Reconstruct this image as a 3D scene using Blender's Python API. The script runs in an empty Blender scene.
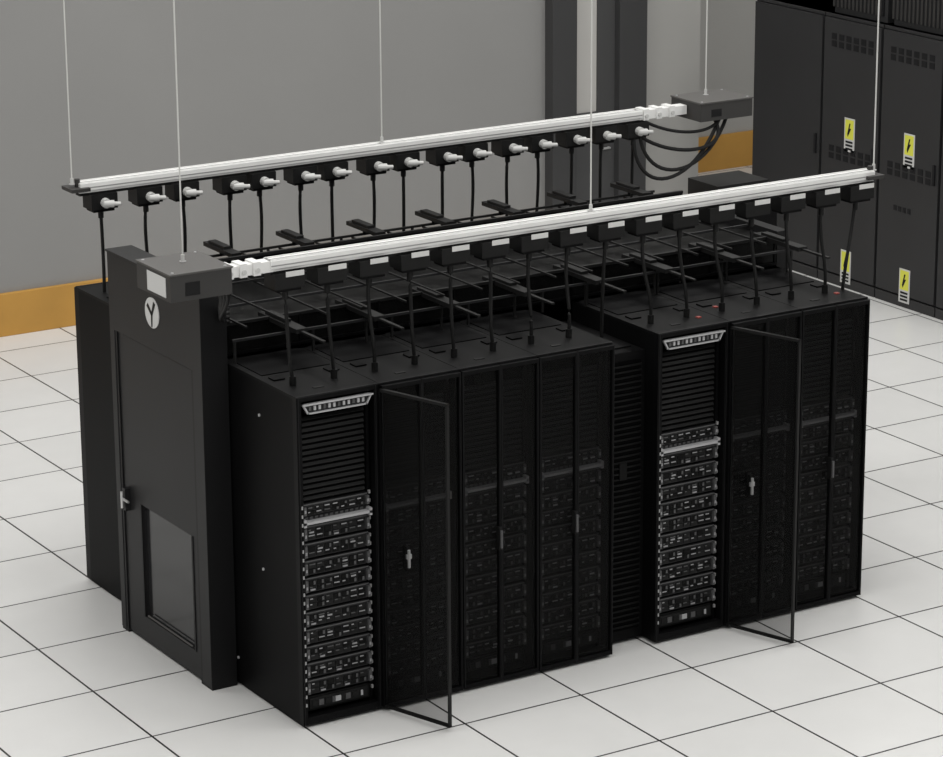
import bpy, math, random
from mathutils import Vector, Matrix
random.seed(4)
sc=bpy.context.scene
sc.view_settings.view_transform='Standard'
H=2.24; D=3.32; GAP=.37; RW=.6; RD=1.05
# ---------------------------------------------------------------- materials
def mat(name,col,rough=.5,metal=0.0,spec=.5,noise=0.0,nscale=8,bump=0.0,emit=None):
    m=bpy.data.materials.new(name);m.use_nodes=True
    nt=m.node_tree;b=nt.nodes['Principled BSDF']
    b.inputs['Base Color'].default_value=(*col,1);b.inputs['Roughness'].default_value=rough
    b.inputs['Metallic'].default_value=metal;b.inputs['Specular IOR Level'].default_value=spec
    if noise or bump:
        tc=nt.nodes.new('ShaderNodeTexCoord');n=nt.nodes.new('ShaderNodeTexNoise');n.inputs['Scale'].default_value=nscale
        n.inputs['Detail'].default_value=4
        nt.links.new(tc.outputs['Object'],n.inputs['Vector'])
        if noise:
            r=nt.nodes.new('ShaderNodeValToRGB')
            r.color_ramp.elements[0].position=.3;r.color_ramp.elements[1].position=.7
            r.color_ramp.elements[0].color=(*[c*(1-noise) for c in col],1)
            r.color_ramp.elements[1].color=(*[min(1,c*(1+noise)) for c in col],1)
            nt.links.new(n.outputs['Fac'],r.inputs['Fac']);nt.links.new(r.outputs['Color'],b.inputs['Base Color'])
        if bump:
            bp=nt.nodes.new('ShaderNodeBump');bp.inputs['Strength'].default_value=bump;bp.inputs['Distance'].default_value=.01
            nt.links.new(n.outputs['Fac'],bp.inputs['Height']);nt.links.new(bp.outputs['Normal'],b.inputs['Normal'])
    return m
def seethrough(name,col,alpha,rough=.4,spec=.1):
    m=bpy.data.materials.new(name);m.use_nodes=True
    nt=m.node_tree;b=nt.nodes['Principled BSDF'];o=nt.nodes['Material Output']
    b.inputs['Base Color'].default_value=(*col,1);b.inputs['Roughness'].default_value=rough;b.inputs['Specular IOR Level'].default_value=spec
    t=nt.nodes.new('ShaderNodeBsdfTransparent');mx=nt.nodes.new('ShaderNodeMixShader');mx.inputs[0].default_value=alpha
    nt.links.new(t.outputs[0],mx.inputs[1]);nt.links.new(b.outputs[0],mx.inputs[2]);nt.links.new(mx.outputs[0],o.inputs['Surface'])
    return m
M={}
M['blk']=mat('rack_black_paint',(.0035,.0035,.0038),.4,spec=.08)
M['edge']=mat('rack_frame_edge',(.009,.009,.0095),.4,spec=.2)
M['side']=mat('rack_side_panel',(.0036,.0036,.0038),.5,spec=.07,noise=.1,nscale=3)
M['top']=mat('rack_top_panel',(.0050,.0050,.0052),.5,spec=.10)
M['int']=mat('rack_interior',(.002,.002,.002),.8,spec=.03)
M['blank']=mat('blanking_panel',(.006,.006,.006),.5,spec=.1)
M['louv']=mat('louver_slat',(.012,.012,.012),.5,spec=.15)
M['srv']=mat('server_face',(.018,.018,.019),.45,spec=.25)
M['srv2']=mat('server_drive_bay',(.075,.075,.077),.4,spec=.4)
M['srv3']=mat('server_bright_trim',(.30,.30,.31),.35,metal=.1)
M['bar']=mat('cable_manager_bar',(.40,.40,.41),.35)
M['tick']=mat('rail_marker_grey',(.33,.33,.33),.5)
M['silver']=mat('silver_mesh_crest',(.45,.45,.46),.35,metal=.2)
M['mesh']=seethrough('perforated_door_mesh',(.003,.003,.003),.66)
M['mesh2']=seethrough('perforated_open_door_mesh',(.003,.003,.003),.50)
M['contain']=seethrough('containment_smoked_panel',(.006,.006,.006),.85,.3)
M['door']=mat('containment_door_paint',(.0165,.0165,.017),.45,spec=.2,noise=.06,nscale=2)
M['doorside']=mat('containment_door_frame_paint',(.010,.010,.0105),.45,spec=.15)
M['glass']=mat('door_dark_glass',(.020,.020,.021),.15,spec=.4)
M['steel']=mat('brushed_steel',(.6,.6,.6),.3,metal=.7)
M['hlight']=mat('handle_light_grey',(.7,.7,.7),.4)
M['white']=mat('white_aluminium',(.74,.74,.73),.4,spec=.4,noise=.03)
M['groove']=mat('busway_groove',(.28,.28,.28),.5)
M['plug']=mat('light_plug_plastic',(.52,.52,.51),.4)
M['box']=mat('tap_box_black',(.007,.007,.007),.45,spec=.2)
M['flap']=mat('vent_flap_black',(.010,.010,.010),.45,spec=.2)
M['feed']=mat('feed_box_grey_paint',(.036,.035,.034),.45,spec=.3)
M['feedtop']=mat('feed_box_lit_lid',(.075,.072,.069),.4,spec=.4)  # lighter than the box body: light on the lid put into its colour
M['label']=mat('label_white',(.6,.6,.59),.5)
M['yellow']=mat('label_yellow',(.72,.72,.08),.5)
M['red']=mat('red_marker',(.28,.05,.04),.5)
M['cable']=mat('cable_rubber',(.008,.008,.008),.55,spec=.2)
M['wire']=mat('steel_wire',(.62,.62,.60),.4,metal=.2)
M['cab']=mat('electrical_cabinet_paint',(.030,.030,.031),.5,spec=.25,noise=.06,nscale=1.5)
M['cabd']=mat('cabinet_seam_dark',(.010,.010,.011),.6,spec=.2)
M['cabv']=mat('cabinet_vent_frame',(.02,.02,.021),.5)
M['frame']=mat('door_frame_dark',(.045,.045,.046),.5)
M['leaf']=mat('door_leaf_grey',(.06,.06,.061),.5)
M['pane']=mat('door_window_pane',(.50,.49,.47),.3,spec=.5)
M['wall']=mat('wall_plaster',(.258,.256,.251),.8,noise=.025,nscale=.6,bump=.05)
M['wallb']=mat('wall_plaster_recess',(.36,.355,.34),.8,noise=.02,nscale=.6)
M['base']=mat('ochre_baseboard',(.48,.255,.05),.5,noise=.08,nscale=2)
M['ceil']=mat('ceiling_paint',(.7,.7,.69),.9)
M['feet']=mat('rack_foot',(.2,.2,.2),.4,metal=.5)
# floor
fm=bpy.data.materials.new('raised_floor_tiles');fm.use_nodes=True;nt=fm.node_tree;b=nt.nodes['Principled BSDF']
tc=nt.nodes.new('ShaderNodeTexCoord');sep=nt.nodes.new('ShaderNodeSeparateXYZ');nt.links.new(tc.outputs['Object'],sep.inputs[0])
T=.905
def mth(op,a,b2=None,c=None):
    n=nt.nodes.new('ShaderNodeMath');n.operation=op
    for i,v in enumerate((a,b2,c)):
        if v is None: continue
        if isinstance(v,(int,float)): n.inputs[i].default_value=v
        else: nt.links.new(v,n.inputs[i])
    return n.outputs[0]
def linemask(o,off):
    a=mth('DIVIDE',mth('ADD',o,off),T); f=mth('FRACT',mth('ADD',a,.5)); d=mth('ABSOLUTE',mth('SUBTRACT',f,.5))
    return mth('LESS_THAN',d,.0085), mth('FLOOR',a)
lx,ix=linemask(sep.outputs['X'],.878+50*T);ly,iy=linemask(sep.outputs['Y'],1.385+50*T)
lm=mth('MAXIMUM',lx,ly)
cmb=nt.nodes.new('ShaderNodeCombineXYZ');nt.links.new(ix,cmb.inputs[0]);nt.links.new(iy,cmb.inputs[1])
wn=nt.nodes.new('ShaderNodeTexWhiteNoise');nt.links.new(cmb.outputs[0],wn.inputs['Vector'])
nz=nt.nodes.new('ShaderNodeTexNoise');nz.inputs['Scale'].default_value=3;nz.inputs['Detail'].default_value=5;nt.links.new(tc.outputs['Object'],nz.inputs['Vector'])
val=mth('ADD',mth('MULTIPLY_ADD',wn.outputs['Value'],.03,.63),mth('MULTIPLY',nz.outputs['Fac'],.05))
cc=nt.nodes.new('ShaderNodeCombineColor');nt.links.new(val,cc.inputs[0]);nt.links.new(mth('MULTIPLY',val,.998),cc.inputs[1]);nt.links.new(mth('MULTIPLY',val,.985),cc.inputs[2])
mx=nt.nodes.new('ShaderNodeMix');mx.data_type='RGBA';nt.links.new(lm,mx.inputs[0]);nt.links.new(cc.outputs[0],mx.inputs[6]);mx.inputs[7].default_value=(.012,.012,.012,1)
nt.links.new(mx.outputs[2],b.inputs['Base Color']);b.inputs['Roughness'].default_value=.3;b.inputs['Specular IOR Level'].default_value=.35
M['floor']=fm
# ---------------------------------------------------------------- builder
class B:
    def __init__(s): s.v=[];s.f=[];s.m=[];s.names=[]
    def mi(s,k):
        if k not in s.names: s.names.append(k)
        return s.names.index(k)
    def hexa(s,pts,k):
        n=len(s.v);s.v+=[tuple(q) for q in pts];i=s.mi(k)
        for f in ((0,3,2,1),(4,5,6,7),(0,1,5,4),(1,2,6,5),(2,3,7,6),(3,0,4,7)):
            s.f.append(tuple(n+a for a in f));s.m.append(i)
    def box(s,x0,x1,y0,y1,z0,z1,k):
        s.hexa([(x0,y0,z0),(x1,y0,z0),(x1,y1,z0),(x0,y1,z0),(x0,y0,z1),(x1,y0,z1),(x1,y1,z1),(x0,y1,z1)],k)
    def cyl(s,a,b,r,k,n=10,r2=None):
        s.tube([a,b],r,k,n,r2)
    def tube(s,pts,r,k,n=8,r2=None):
        pts=[Vector(q) for q in pts];base=len(s.v);i=s.mi(k)
        for j,q in enumerate(pts):
            t=(pts[min(j+1,len(pts)-1)]-pts[max(j-1,0)]).normalized()
            u=t.cross(Vector((0,0,1)))
            if u.length<.05: u=t.cross(Vector((0,1,0)))
            u.normalize();w=t.cross(u)
            rr=r if (r2 is None or j==0) else r2
            for a in range(n):
                an=2*math.pi*a/n;s.v.append(tuple(q+rr*(math.cos(an)*u+math.sin(an)*w)))
        for j in range(len(pts)-1):
            for a in range(n):
                s.f.append((base+j*n+a,base+j*n+(a+1)%n,base+(j+1)*n+(a+1)%n,base+(j+1)*n+a));s.m.append(i)
        s.f.append(tuple(base+a for a in range(n)));s.m.append(i)
        s.f.append(tuple(base+(len(pts)-1)*n+a for a in reversed(range(n))));s.m.append(i)
    def poly(s,pts,k):
        n=len(s.v);s.v+=[tuple(q) for q in pts];s.f.append(tuple(range(n,n+len(pts))));s.m.append(s.mi(k))
    def mesh(s,name):
        me=bpy.data.meshes.new(name);me.from_pydata(s.v,[],s.f)
        for k in s.names: me.materials.append(M[k])
        me.polygons.foreach_set('material_index',s.m);me.update();return me
    def obj(s,name,loc=(0,0,0),rot=0,parent=None,bevel=0):
        o=bpy.data.objects.new(name,s.mesh(name));o.location=loc;o.rotation_euler=(0,0,rot)
        sc.collection.objects.link(o)
        if parent: o.parent=parent
        if bevel:
            md=o.modifiers.new('bevel','BEVEL');md.width=bevel;md.segments=2;md.limit_method='ANGLE'
        return o
def bez(p0,p1,p2,p3,n=14):
    out=[]
    for i in range(n+1):
        t=i/n;out.append(tuple((1-t)**3*a+3*(1-t)**2*t*b+3*(1-t)*t*t*c+t**3*d for a,b,c,d in zip(p0,p1,p2,p3)))
    return out
# ---------------------------------------------------------------- room shell
def plain(name,x0,x1,y0,y1,z0,z1,k):
    b=B();b.box(x0,x1,y0,y1,z0,z1,k);return b.obj(name)
plain('floor',-16,20,-20,14,-.1,0,'floor')
CZ=9.6
plain('ceiling',-16,20,-20,14,CZ,CZ+.1,'ceil')
b=B();b.box(-16,9.55,10,10.15,0,CZ,'wall');b.box(9.55,10.35,10,10.15,0,CZ,'wallb');b.box(10.2,10.35,10.15,12.3,0,CZ,'wallb')
b.box(10.35,20,12.3,12.45,0,CZ,'wallb');b.obj('wall_back')
plain('wall_right',20,20.15,-20,12.45,0,CZ,'wall')
plain('wall_left',-16.15,-16,-20,10.15,0,CZ,'wall')
b=B();b.box(-16,8.36,9.955,10,0,.42,'base');b.box(9.55,10.35,9.955,10,0,.30,'base');b.box(10.36,20,12.255,12.3,0,.42,'base');b.obj('baseboard_back',bevel=.006)
b=B()
b.box(8.36,8.66,9.85,9.998,0,3.6,'frame');b.box(9.2,9.55,9.85,9.998,0,3.6,'frame');b.box(8.66,9.2,9.85,9.998,3.4,3.6,'frame')
b.box(8.66,9.2,9.94,9.99,0,1.45,'leaf');b.box(8.66,8.72,9.94,9.99,1.45,3.4,'leaf');b.box(8.98,9.2,9.94,9.99,1.45,3.4,'leaf');b.box(8.72,8.98,9.96,9.98,1.45,3.4,'pane')
b.cyl((9.12,9.9,1.05),(9.0,9.9,1.05),.012,'steel');b.cyl((9.12,9.9,1.05),(9.12,9.94,1.05),.01,'steel');b.obj('door_1')
# ---------------------------------------------------------------- server rack
def server(b,z,h,kind):
    x0,x1=.065,.535;y=.06
    b.box(x0,x1,y,.75,z+.004,z+h-.004,'srv')
    b.box(x0,x1,y-.004,y,z+h-.014,z+h-.006,'srv2')
    for xx in (x0-.004,x1-.016):
        b.box(xx,xx+.02,y-.022,y,z+.012,z+h-.02,'srv2');b.box(xx+.004,xx+.016,y-.024,y-.022,z+.03,z+.05,'srv3')
    n=7;w=(x1-x0-.05)/n
    for i in range(n):
        xa=x0+.025+i*w
        for r in range(2):
            za=z+.012+r*(h-.032)/2;zb=za+(h-.032)/2-.006
            q=random.random()
            b.box(xa+.004,xa+w-.004,y-.006,y,za,zb,'louv' if q<.5 else 'blank')
            if q<.75: b.box(xa+.008,xa+w*(.35+.5*random.random()),y-.010,y-.006,zb-.010,zb-.003,'srv2' if q<.35 else 'srv3')
            if q>.78: b.box(xa+w-.024,xa+w-.010,y-.010,y-.006,za+.004,zb-.004,'srv2')
            if q<.12: b.box(xa+.012,xa+w-.014,y-.012,y-.006,za+.004,za+.014,'srv3')
def rack(open_=False,bright=True):
    b=B();z0=.022;fr=.035
    for x0 in (0.002,RW-.002-fr):
        b.box(x0,x0+fr,0.0,.05,z0,H,'blk');b.box(x0,x0+fr,RD-.05,RD,z0,H,'blk')
        b.box(x0+.012,x0+.016,-.003,0,z0,H-.01,'edge')
    b.box(fr,RW-fr,0,.05,z0,z0+.05,'blk');b.box(fr,RW-fr,0,.05,H-.035,H,'blk');b.box(fr,RW-fr,RD-.03,RD,z0,H,'blk')
    b.box(.002,.02,.05,RD-.05,z0,H-.02,'side');b.box(RW-.02,RW-.002,.05,RD-.05,z0,H-.02,'side')
    b.box(.002,RW-.002,.05,RD,H-.02,H,'top');b.box(.02,RW-.02,.05,RD,z0,z0+.03,'blk')
    b.box(.002,RW-.002,-.002,.012,H-.008,H+.002,'edge')
    b.box(.05,RW-.05,.55,.95,H,H+.006,'blk')
    for x in (.12,.42): b.cyl((x,.26,H),(x,.26,H+.06),.022,'box',12)
    for x in (.1,.5): b.box(x-.04,x+.04,.4,.48,H,H+.01,'blk')
    b.box(.20,.27,.12,.15,H,H+.004,'louv')
    for x in (.05,RW-.05):
        for y in (.06,RD-.06):
            b.cyl((x,y,0),(x,y,.012),.025,'feet',10);b.cyl((x,y,.012),(x,y,.05),.009,'feet',8)
    b.box(.038,.06,.07,.09,z0+.03,H-.04,'blk');b.box(.54,.562,.07,.09,z0+.03,H-.04,'blk')
    b.box(.02,RW-.02,.76,.78,z0,H-.02,'int')
    z=.20
    for i in range(10):
        server(b,z,.108,0);z+=.117
    b.box(.065,.535,.07,.7,.085,.185,'blank');b.box(.085,.515,.062,.07,.10,.172,'louv')
    for i in range(7): b.box(.10+i*.05,.135+i*.05,.056,.062,.115,.155,'srv2' if i%2 else 'louv')
    b.box(.27,.31,.050,.056,.12,.155,'bar');b.box(.46,.475,.05,.056,.12,.155,'bar')
    b.box(.05,.55,.02,.07,z+.006,z+.022,'bar');b.box(.05,.07,.02,.07,z-.01,z+.04,'bar');b.box(.53,.55,.02,.07,z-.01,z+.04,'bar')
    b.box(.065,.535,.07,.6,z+.004,z+.045,'srv')
    for i in range(12): b.box(.08+i*.037,.100+i*.037,.064,.07,z+.026,z+.042,'srv2')
    z+=.05
    server(b,z,.09,0);z+=.095
    while z<H-.17:
        b.box(.065,.535,.08,.1,z+.004,z+.036,'int')
        b.hexa([(.075,.066,z+.012),(.525,.066,z+.012),(.525,.08,z+.026),(.075,.08,z+.026),(.075,.066,z+.014),(.525,.066,z+.014),(.525,.08,z+.030),(.075,.08,z+.030)],'louv')
        z+=.038
    zz=.15
    while zz<1.5:
        if open_:
            b.box(.041,.051,.062,.07,zz,zz+.02,'tick');b.box(.021,.031,-.006,-.003,zz,zz+.022,'tick');b.box(.545,.557,.055,.07,zz,zz+.022,'tick')
        zz+=.0585
    if open_:
        za,zb=H-.125,H-.055
        def seg(xa,xb,z1,z2): b.box(xa,xb,.0,.02,z1,z2,'silver')
        b.hexa([(.045,-.01,zb-.010),(.555,-.01,zb-.010),(.555,.02,zb-.010),(.045,.02,zb-.010),(.045,-.01,zb),(.555,-.01,zb),(.555,.02,zb),(.045,.02,zb)],'silver')
        seg(.085,.515,za,za+.010)
        b.hexa([(.085,0,za),(.097,0,za),(.097,.02,za),(.085,.02,za),(.045,0,zb),(.057,0,zb),(.057,.02,zb),(.045,.02,zb)],'silver')
        b.hexa([(.503,0,za),(.515,0,za),(.515,.02,za),(.503,.02,za),(.543,0,zb),(.555,0,zb),(.555,.02,zb),(.543,.02,zb)],'silver')
        b.box(.07,.53,.012,.02,za+.01,zb-.01,'srv')
        for i in range(12):
            xa=.095+i*.035;b.box(xa,xa+.016,.004,.012,za+.022,zb-.020,'silver' if i%3 else 'srv2')
    else:
        for (xa,xb) in ((.006,.297),(.303,.594)):
            b.box(xa,xa+.014,-.03,0,z0,H-.012,'blk');b.box(xb-.014,xb,-.03,0,z0,H-.012,'blk')
            b.box(xa,xa+.003,-.033,-.03,z0,H-.012,'edge');b.box(xb-.003,xb,-.033,-.03,z0,H-.012,'edge')
            b.box(xa+.014,xb-.014,-.03,0,z0,z0+.03,'blk');b.box(xa+.014,xb-.014,-.03,0,H-.042,H-.012,'blk')
            b.box(xa,xb,-.033,-.03,H-.016,H-.012,'edge')
            b.poly([(xa+.014,-.014,z0+.03),(xb-.014,-.014,z0+.03),(xb-.014,-.014,H-.042),(xa+.014,-.014,H-.042)],'mesh')
        hx=.16 if bright else .27
        b.box(hx,hx+.022,-.05,-.012,.96,1.12,'louv');b.cyl((hx+.011,-.062,.98),(hx+.011,-.062,1.10),.010,'srv2' if not bright else 'hlight',8)
        if bright: b.box(hx-.006,hx+.03,-.066,-.05,1.04,1.07,'hlight')
    return b
mOpen=rack(True).mesh('server_rack_open')
mDim=rack(False,False).mesh('server_rack_closed')
mBri=rack(False,True).mesh('server_rack_closed_lit')
xs=[0,.6,1.2,1.8,2.4+GAP,3.0+GAP,3.6+GAP]
kinds=[mOpen,mBri,mDim,mDim,mOpen,mBri,mDim]
def swing_door(name,hx,parent,ang=71):
    b=B();L=.565;z0=.03;z1=H-.03
    b.box(0,.012,-.012,.012,z0,z1,'blk');b.box(L-.014,L,-.012,.012,z0,z1,'louv');b.box(0,L,-.012,.012,z0,z0+.018,'blank');b.box(0,L,-.012,.012,z1-.018,z1,'louv')
    b.poly([(.012,0,z0+.018),(L-.014,0,z0+.018),(L-.014,0,z1-.018),(.012,0,z1-.018)],'mesh2')
    return b.obj(name,(hx,-.012,0),-math.radians(ang),parent)
for i,(x,m) in enumerate(zip(xs,kinds)):
    o=bpy.data.objects.new('server_rack',m);sc.collection.objects.link(o);o.location=(x,0,0)
    if i in (0,4): swing_door('swing_door',RW-.0,o,71 if i==0 else 71)
    if i==0:
        b=B()
        for y,z in ((.5,2.0),(.5,.95),(.9,.2)): b.cyl((-.006,y,z),(.003,y,z),.010,'silver',10)
        b.obj('side_bolts',parent=o)
    if i>=4:
        b=B();b.box(.46,.49,.18,.21,H+.0,H+.008,'red') if i!=5 else b.box(.12,.15,.34,.37,H,H+.008,'red');b.obj('red_marker',parent=o)
mBack=rack(False,False).mesh('server_rack_rear_row')
for x in xs:
    o=bpy.data.objects.new('server_rack',mBack);sc.collection.objects.link(o);o.location=(x+RW,D,0);o.rotation_euler=(0,0,math.pi)
def cooler(y0,rot):
    b=B();w=GAP-.012;h=H-.14;d=RD-.15
    b.box(.005,w,.012,d,.022,h,'blk');b.box(.0,w+.003,0,.02,.022,h-.0,'side')
    b.box(.03,w-.03,-.006,0,.1,h-.06,'int')
    z=.12
    while z<h-.08: b.box(.03,w-.03,-.014,-.004,z,z+.012,'blank');z+=.04
    b.box(.04,w-.04,.1,d-.1,h,h+.01,'top');b.box(w*.5-.03,w*.5+.03,-.02,-.012,1.2,1.32,'blank')
    for x in (.05,w-.05):
        for y in (.06,d-.06): b.cyl((x,y,0),(x,y,.05),.012,'feet',8)
    return b.obj('in_row_cooling_unit',(2.406 if rot==0 else 2.404+GAP-.01,y0,0),rot)
cooler(.15,0);cooler(D-.15,math.pi)
# ---------------------------------------------------------------- aisle containment
b=B();X0,X1=-.2,-.012;Ya,Yb=.905,2.3;ZT=2.74
b.box(X0,X1,Ya,Ya+.16,0.0,ZT,'doorside');b.box(X0,X1,Yb-.1,Yb,0.0,ZT,'doorside')
b.box(X0,X1,Ya+.16,Yb-.1,2.2,ZT,'doorside');b.box(X0-.004,X0,Ya,Yb,2.2,ZT,'door')
b.box(X0-.004,X0,Ya,Ya+.13,.02,2.2,'door');b.box(X0-.004,X0,Yb-.07,Yb,.02,2.2,'door')
l0,l1=Ya+.135,Yb-.075
b.box(X0+.01,X0+.06,l0,l1,.02,.2,'door');b.box(X0+.01,X0+.06,l0,l1,1.02,2.19,'door');b.box(X0+.01,X0+.06,l0,l0+.12,.2,1.02,'door');b.box(X0+.01,X0+.06,l1-.3,l1,.2,1.02,'door')
b.box(X0+.035,X0+.045,l0+.12,l1-.3,.2,1.02,'glass')
b.box(X0+.004,X0+.012,l0+.1,l0+.12,.2,1.02,'doorside');b.box(X0+.004,X0+.012,l1-.3,l1-.28,.2,1.02,'doorside')
b.box(X0+.006,X0+.012,l0+.16,l1-.34,.215,.225,'feedtop')
b.box(X0-.03,X0+.02,l1-.12,l1-.07,.93,1.09,'door');b.cyl((X0-.045,l1-.095,.95),(X0-.045,l1-.095,1.07),.010,'steel',8);b.cyl((X0-.045,l1-.095,1.02),(X0-.045,l1-.2,1.02),.009,'steel',8)
cy,cz=1.61,2.46
b.cyl((X0-.004,cy,cz),(X0-.010,cy,cz),.105,'label',32)
def sh(pts): b.poly([(X0-.0115,cy-u,cz+v) for u,v in pts],'doorside')
sh([(-.055,.06),(-.075,.035),(-.01,-.02),(.012,-.004)]);sh([(.03,.085),(.062,.07),(.015,-.01),(-.012,-.02)]);sh([(-.012,-.015),(.014,-.01),(.004,-.10),(-.012,-.10)])
b.box(X0-.012,X1,Ya-.012,Yb+.012,ZT,ZT+.015,'door')
cont=b.obj('aisle_containment_door')
b=B();XE=xs[-1]+RW;x0c=.005
for y,zt in ((1.07,2.46),(2.25,2.57)):
    b.box(x0c,XE,y-.004,y+.004,H+.03,zt,'contain' if y<2 else 'blk')
    b.box(x0c,XE,y-.012,y+.012,zt-.006,zt+.014,'flap');b.box(x0c,XE,y-.018,y+.018,H+.012,H+.03,'blk')
    for x in xs+[XE-.025]: b.box(x+.005,x+.02,y-.012,y+.012,H+.03,zt,'blk')
for y,z in ((.86,2.40),(1.42,2.47),(1.85,2.50),(2.62,2.50)):
    b.box(x0c,XE,y-.008,y+.008,z,z+.016,'srv' if y in(.86,1.42) else 'flap')
x=.1
while x<XE:
    b.box(x-.006,x+.006,.84,2.64,2.485,2.497,'flap');x+=.3
for x in [.02,.6,1.2,1.8,2.4,2.77,3.37,3.97,4.55]:
    b.box(x-.008,x+.008,.855,.871,H+.012,2.41,'flap');b.box(x-.008,x+.008,2.612,2.628,H+.012,2.5,'flap')
b.box(x0c,XE,1.09,2.23,2.44,2.444,'contain')
b.box(XE+.003,XE+.1,1.06,2.26,0,2.5,'doorside')
b.obj('aisle_containment_roof')
b=B()
for i in range(8):
    x=.42+.585*i;yc=.98;z=2.42+.02
    b.box(x-.04,x+.04,yc-.30,yc+.24,z,z+.03,'flap');b.box(x-.028,x+.028,yc-.1,yc+.16,z+.03,z+.05,'flap')
    b.box(x-.012,x+.012,yc-.6,yc-.3,z+.005,z+.018,'flap')
    b.cyl((x,.863,2.41),(x,.863,z),.013,'flap');b.cyl((x,.863,H),(x,.863,2.41),.01,'flap')
    x=.24+.585*i;yc=2.62;z=2.54
    b.box(x-.04,x+.04,yc-.24,yc+.2,z,z+.03,'flap');b.box(x-.028,x+.028,yc-.1,yc+.14,z+.03,z+.05,'flap')
    b.cyl((x,2.62,2.5),(x,2.62,z),.013,'flap')
b.obj('roof_vent_flaps')
# ---------------------------------------------------------------- overhead busways
def busway(y,xa,xb,side,jx):
    root=bpy.data.objects.new('overhead_busway',None);sc.collection.objects.link(root)
    b=B();zb,zt=3.0,3.07
    b.box(xa,xb,y-.055,y+.055,zb+.02,zt,'white');b.box(xa,xb,y-.04,y+.04,zb,zb+.02,'white')
    b.box(xa,xb,y-.057,y-.055,zb+.035,zb+.043,'groove');b.box(xa,xb,y-.045,y-.038,zt,zt+.008,'white');b.box(xa,xb,y+.038,y+.045,zt,zt+.008,'white')
    b.box(xa,xb,y-.01,y+.01,zt,zt+.002,'groove')
    b.box(xa,xb,y-.035,y+.035,zb-.02,zb,'box')
    b.obj('busbar_profile',parent=root)
    b=B();e=xa if side>0 else xb
    b.box(e-.08,e+.06,y-.09,y+.09,zb+.02,zb+.045,'feed');b.cyl((e,y,zb+.045),(e,y,zb+.1),.02,'feed')
    b.obj('end_cap',parent=root)
    b=B();j0,j1=jx
    b.box(j0,j1,y-.045,y+.045,zb+.0,zt,'white')
    for k in range(3):
        xx=j0+.03+k*(j1-j0-.08)/3;b.box(xx,xx+.05,y-.06,y+.06,zb-.005,zt+.012,'white');b.cyl((xx+.025,y-.07,zb+.03),(xx+.025,y-.06,zb+.03),.016,'plug',10)
    b.obj('busbar_joiner',parent=root)
    return root
FB=busway(.3,-.02,4.80,-1,(-.365,0.0))
BB=busway(3.0,-.09,4.68,1,(4.66,5.11))
fx=[.10+.305*k for k in range(16)]
bx=[.08,.43,.72,1.10,1.34,1.68,1.94,2.29,2.55,2.89,3.15,3.47,3.74,4.055,4.33,4.63]
def tapboxes(root,y,xlist,front):
    b=B()
    for k,x in enumerate(xlist):
        if front:
            b.box(x-.105,x+.105,y-.075,y+.075,2.885,2.985,'box');b.box(x-.085,x+.085,y-.06,y+.06,2.865,2.885,'blk')
            b.box(x-.03,x+.10,y-.079,y-.075,2.962,2.995,'label');b.cyl((x+.03,y+.10,2.90),(x+.13,y+.12,2.90),.03,'plug')
        else:
            b.box(x-.10,x+.10,y-.075,y+.075,2.875,2.985,'box');b.box(x-.08,x+.08,y-.06,y+.06,2.855,2.875,'blk')
            b.cyl((x-.0,y-.075,2.925),(x-.0,y-.115,2.922),.034,'plug',12);b.cyl((x-.02,y-.10,2.922),(x+.05,y-.12,2.918),.026,'plug',12);b.cyl((x+.05,y-.12,2.918),(x+.095,y-.132,2.915),.015,'plug',10)
    b.obj('tap_off_boxes',parent=root)
tapboxes(FB,.3,fx,True);tapboxes(BB,3.0,bx,False)
b=B()
ends=[]
for x in xs: ends+=[x+.12,x+.42]
ends.insert(8,2.58);ends.append(4.55)
for k,x in enumerate(fx):
    tx=x;j=random.uniform(-.03,.03);ex=ends[k];zE=H+.03 if k!=8 else H-.13
    if k==15: zE=H+.003
    yE=.26 if k!=8 else .4
    b.tube(bez((tx,.3,2.86),(tx-.01+j,.3,2.6),(ex-j-.03,yE-.04,2.5),(ex,yE,zE)),.0125,'cable',8)
    b.cyl((tx,.3,2.80),(tx,.3,2.86),.02,'box')
b.obj('power_drop_cables')
b=B()
for k,x in enumerate(bx):
    ex=x+.03
    b.tube(bez((x,3.0,2.86),(x+random.uniform(-.03,.03),3.0,2.6),(ex,3.05,2.5),(ex,3.06,H+.003)),.0125,'cable',8)
    b.cyl((x,3.0,2.80),(x,3.0,2.86),.02,'box')
b.obj('power_drop_cables')
def feed(x0,x1,y0,y1,za,zb,root,label):
    b=B()
    b.box(x0,x1,y0,y1,za,zb,'feed');b.box(x0-.006,x1+.006,y0-.006,y1+.006,zb,zb+.012,'feedtop')
    for (x,y) in ((x0+.03,y0+.03),(x1-.03,y0+.03),(x0+.03,y1-.03),(x1-.03,y1-.03)): b.cyl((x,y,zb+.012),(x,y,zb+.016),.008,'silver',8)
    if label: b.box(x0-.004,x0,y0+.06,y0+.32,za+.02,zb-.02,'label')
    b.box(x0+.1,x0+.2,y0-.003,y0,za+.03,zb-.05,'doorside')
    return b.obj('power_feed_box',bevel=.004,parent=root)
feed(-.80,-.38,.08,.55,2.95,3.115,FB,True)
feed(5.12,5.62,2.78,3.18,2.96,3.10,BB,False)
b=B()
b.tube(bez((4.60,2.95,2.86),(4.55,2.85,2.4),(5.0,2.7,2.45),(5.35,2.85,2.96),20),.015,'cable')
b.tube(bez((4.66,2.95,2.88),(4.65,2.85,2.5),(5.1,2.7,2.5),(5.42,2.85,2.96),20),.015,'cable')
b.tube(bez((4.63,2.97,2.9),(4.85,2.8,2.68),(5.4,2.7,2.7),(5.3,2.85,2.96),20),.015,'cable')
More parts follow.
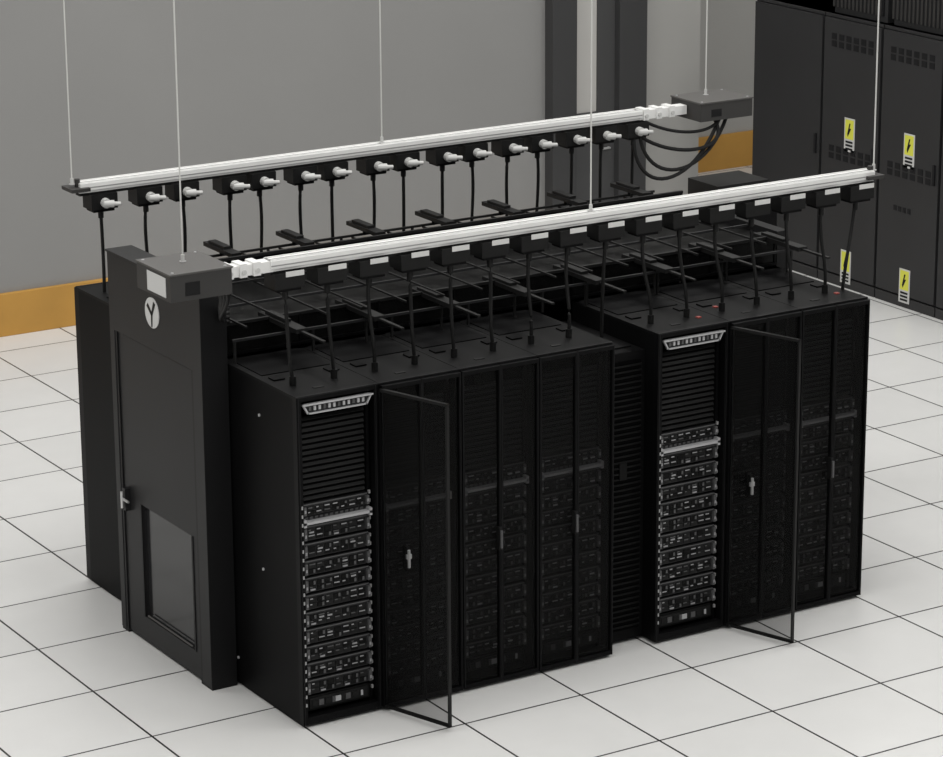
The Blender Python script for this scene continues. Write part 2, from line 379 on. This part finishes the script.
b.tube(bez((4.72,2.97,2.98),(4.95,2.9,2.85),(5.2,2.75,2.85),(5.36,2.85,2.96),20),.013,'cable')
b.obj('feeder_cable_loops',parent=BB)
b=B()
b.box(5.15,5.75,2.6,3.1,0,2.30,'blk');b.box(5.2,5.7,2.65,3.05,2.30,2.46,'box');b.box(5.22,5.4,2.64,2.65,2.34,2.42,'srv')
b.obj('rear_power_cabinet')
b=B()
for k in range(4):
    b.tube(bez((-.39,.15+.08*k,2.97),(-.2,.4,2.75+.03*k),(-.25,.7,2.62),(.05+.05*k,1.0+.1*k,2.5)),.012,'cable')
b.obj('feeder_cable_loops',parent=FB)
def wire(x,y,z,root):
    b=B();b.cyl((x,y,z),(x,y,CZ),.0055,'wire',8);b.cyl((x,y,z),(x,y,z+.04),.012,'plug',10);b.cyl((x,y,z-.005),(x,y,z),.022,'steel',12);b.obj('suspension_wire',parent=root)
for x,y,z,rt in ((-.13,3.0,3.07,BB),(2.37,3.0,3.08,BB),(5.36,3.05,3.115,BB),(-.58,.35,3.13,FB),(2.42,.3,3.08,FB),(4.83,.3,3.07,FB)): wire(x,y,z,rt)
# ---------------------------------------------------------------- electrical cabinets
def ecab(y1,y0,labels,vents,top):
    b=B();xf=10.05;h=2.74;g=.008
    b.box(xf+.03,xf+1.0,y0+g,y1-g,0.0,h,'cabd')
    b.box(xf,xf+.03,y0+.02,y1-.02,.12,h-.04,'cab');b.box(xf+.005,xf+.03,y0+g,y1-g,0.0,.1,'cabv')
    b.box(xf+.02,xf+1.0,y0+g,y1-g,h-.03,h,'cab')
    c=(y0+y1)/2
    if vents:
        for z in (2.45,1.32):
            for i in range(6):
                for r in range(2): b.box(xf-.004,xf,c-.33+i*.115,c-.33+i*.115+.075,z+r*.075-.03,z+r*.075+.03,'cabd')
        for i in range(4): b.box(xf-.004,xf,c-.05+i*.07,c-.05+i*.07+.045,.95,1.0,'cabd')
    if labels:
        for z in labels:
            yc=c+.0
            b.box(xf-.004,xf,yc-.08,yc+.08,z-.17,z+.17,'label');b.box(xf-.006,xf-.004,yc-.065,yc+.065,z-.04,z+.155,'yellow')
            for q in range(3): b.box(xf-.006,xf-.004,yc-.055,yc+.055,z-.15+q*.035,z-.13+q*.035,'cabd')
            b.poly([(xf-.0075,yc+.03,z+.01),(xf-.0075,yc,z+.12),(xf-.0075,yc-.02,z+.12),(xf-.0075,yc-.005,z+.07),(xf-.0075,yc-.03,z+.07),(xf-.0075,yc+.02,z-.02)],'cabd')
    b.box(xf-.02,xf,y0+.06,y0+.09,1.3,1.5,'cabd')
    if top:
        b.box(xf+.1,xf+.9,y0+.05,y1-.05,h,h+.6,'cab')
        i=y0+.1
        while i<y1-.1: b.box(xf+.085,xf+.1,i,i+.03,h+.06,h+.55,'cabd');b.box(xf+.08,xf+.1,i+.03,i+.06,h+.06,h+.55,'feed');i+=.06
    return b.obj('electrical_cabinet')
ecab(8.65,7.50,None,False,False)
ecab(7.50,6.58,(1.57,.22),True,True)
ecab(6.58,5.66,(1.57,.22),True,True)
ecab(5.66,4.74,(1.57,.22),True,True)
# ---------------------------------------------------------------- lights
w=bpy.data.worlds.new('world');sc.world=w;w.use_nodes=True
w.node_tree.nodes['Background'].inputs[0].default_value=(1,.995,.985,1);w.node_tree.nodes['Background'].inputs[1].default_value=.40
def area(x,y,sx,sy,e):
    l=bpy.data.lights.new('ceiling_light','AREA');l.shape='RECTANGLE';l.size=sx;l.size_y=sy;l.energy=e;l.color=(1,.99,.97)
    o=bpy.data.objects.new('ceiling_light',l);o.location=(x,y,CZ-.05);sc.collection.objects.link(o)
for x in (-6,2,10):
    for y in (-8,0,7): area(x,y,4,4,320 if y<5 else 290)
# ---------------------------------------------------------------- camera
P=[-8.428791861700988,-15.831575843711189,7.584130049635918,0.5507213991959058,0.28394966437854746,-0.006466128094425339,2982.4296453196202]
cx,cy_,cz_,yaw,pit,rol,f=P
d=Vector((math.sin(yaw)*math.cos(pit),math.cos(yaw)*math.cos(pit),-math.sin(pit)));r=Vector((math.cos(yaw),-math.sin(yaw),0));u=r.cross(d)
r2=r*math.cos(rol)+u*math.sin(rol);u2=-r*math.sin(rol)+u*math.cos(rol)
cam=bpy.data.cameras.new('camera');co=bpy.data.objects.new('camera',cam);sc.collection.objects.link(co)
mw=Matrix(((r2.x,u2.x,-d.x,cx),(r2.y,u2.y,-d.y,cy_),(r2.z,u2.z,-d.z,cz_),(0,0,0,1)));co.matrix_world=mw
cam.sensor_fit='HORIZONTAL';cam.sensor_width=36;cam.lens=f/943*36;cam.clip_end=200
sc.camera=co
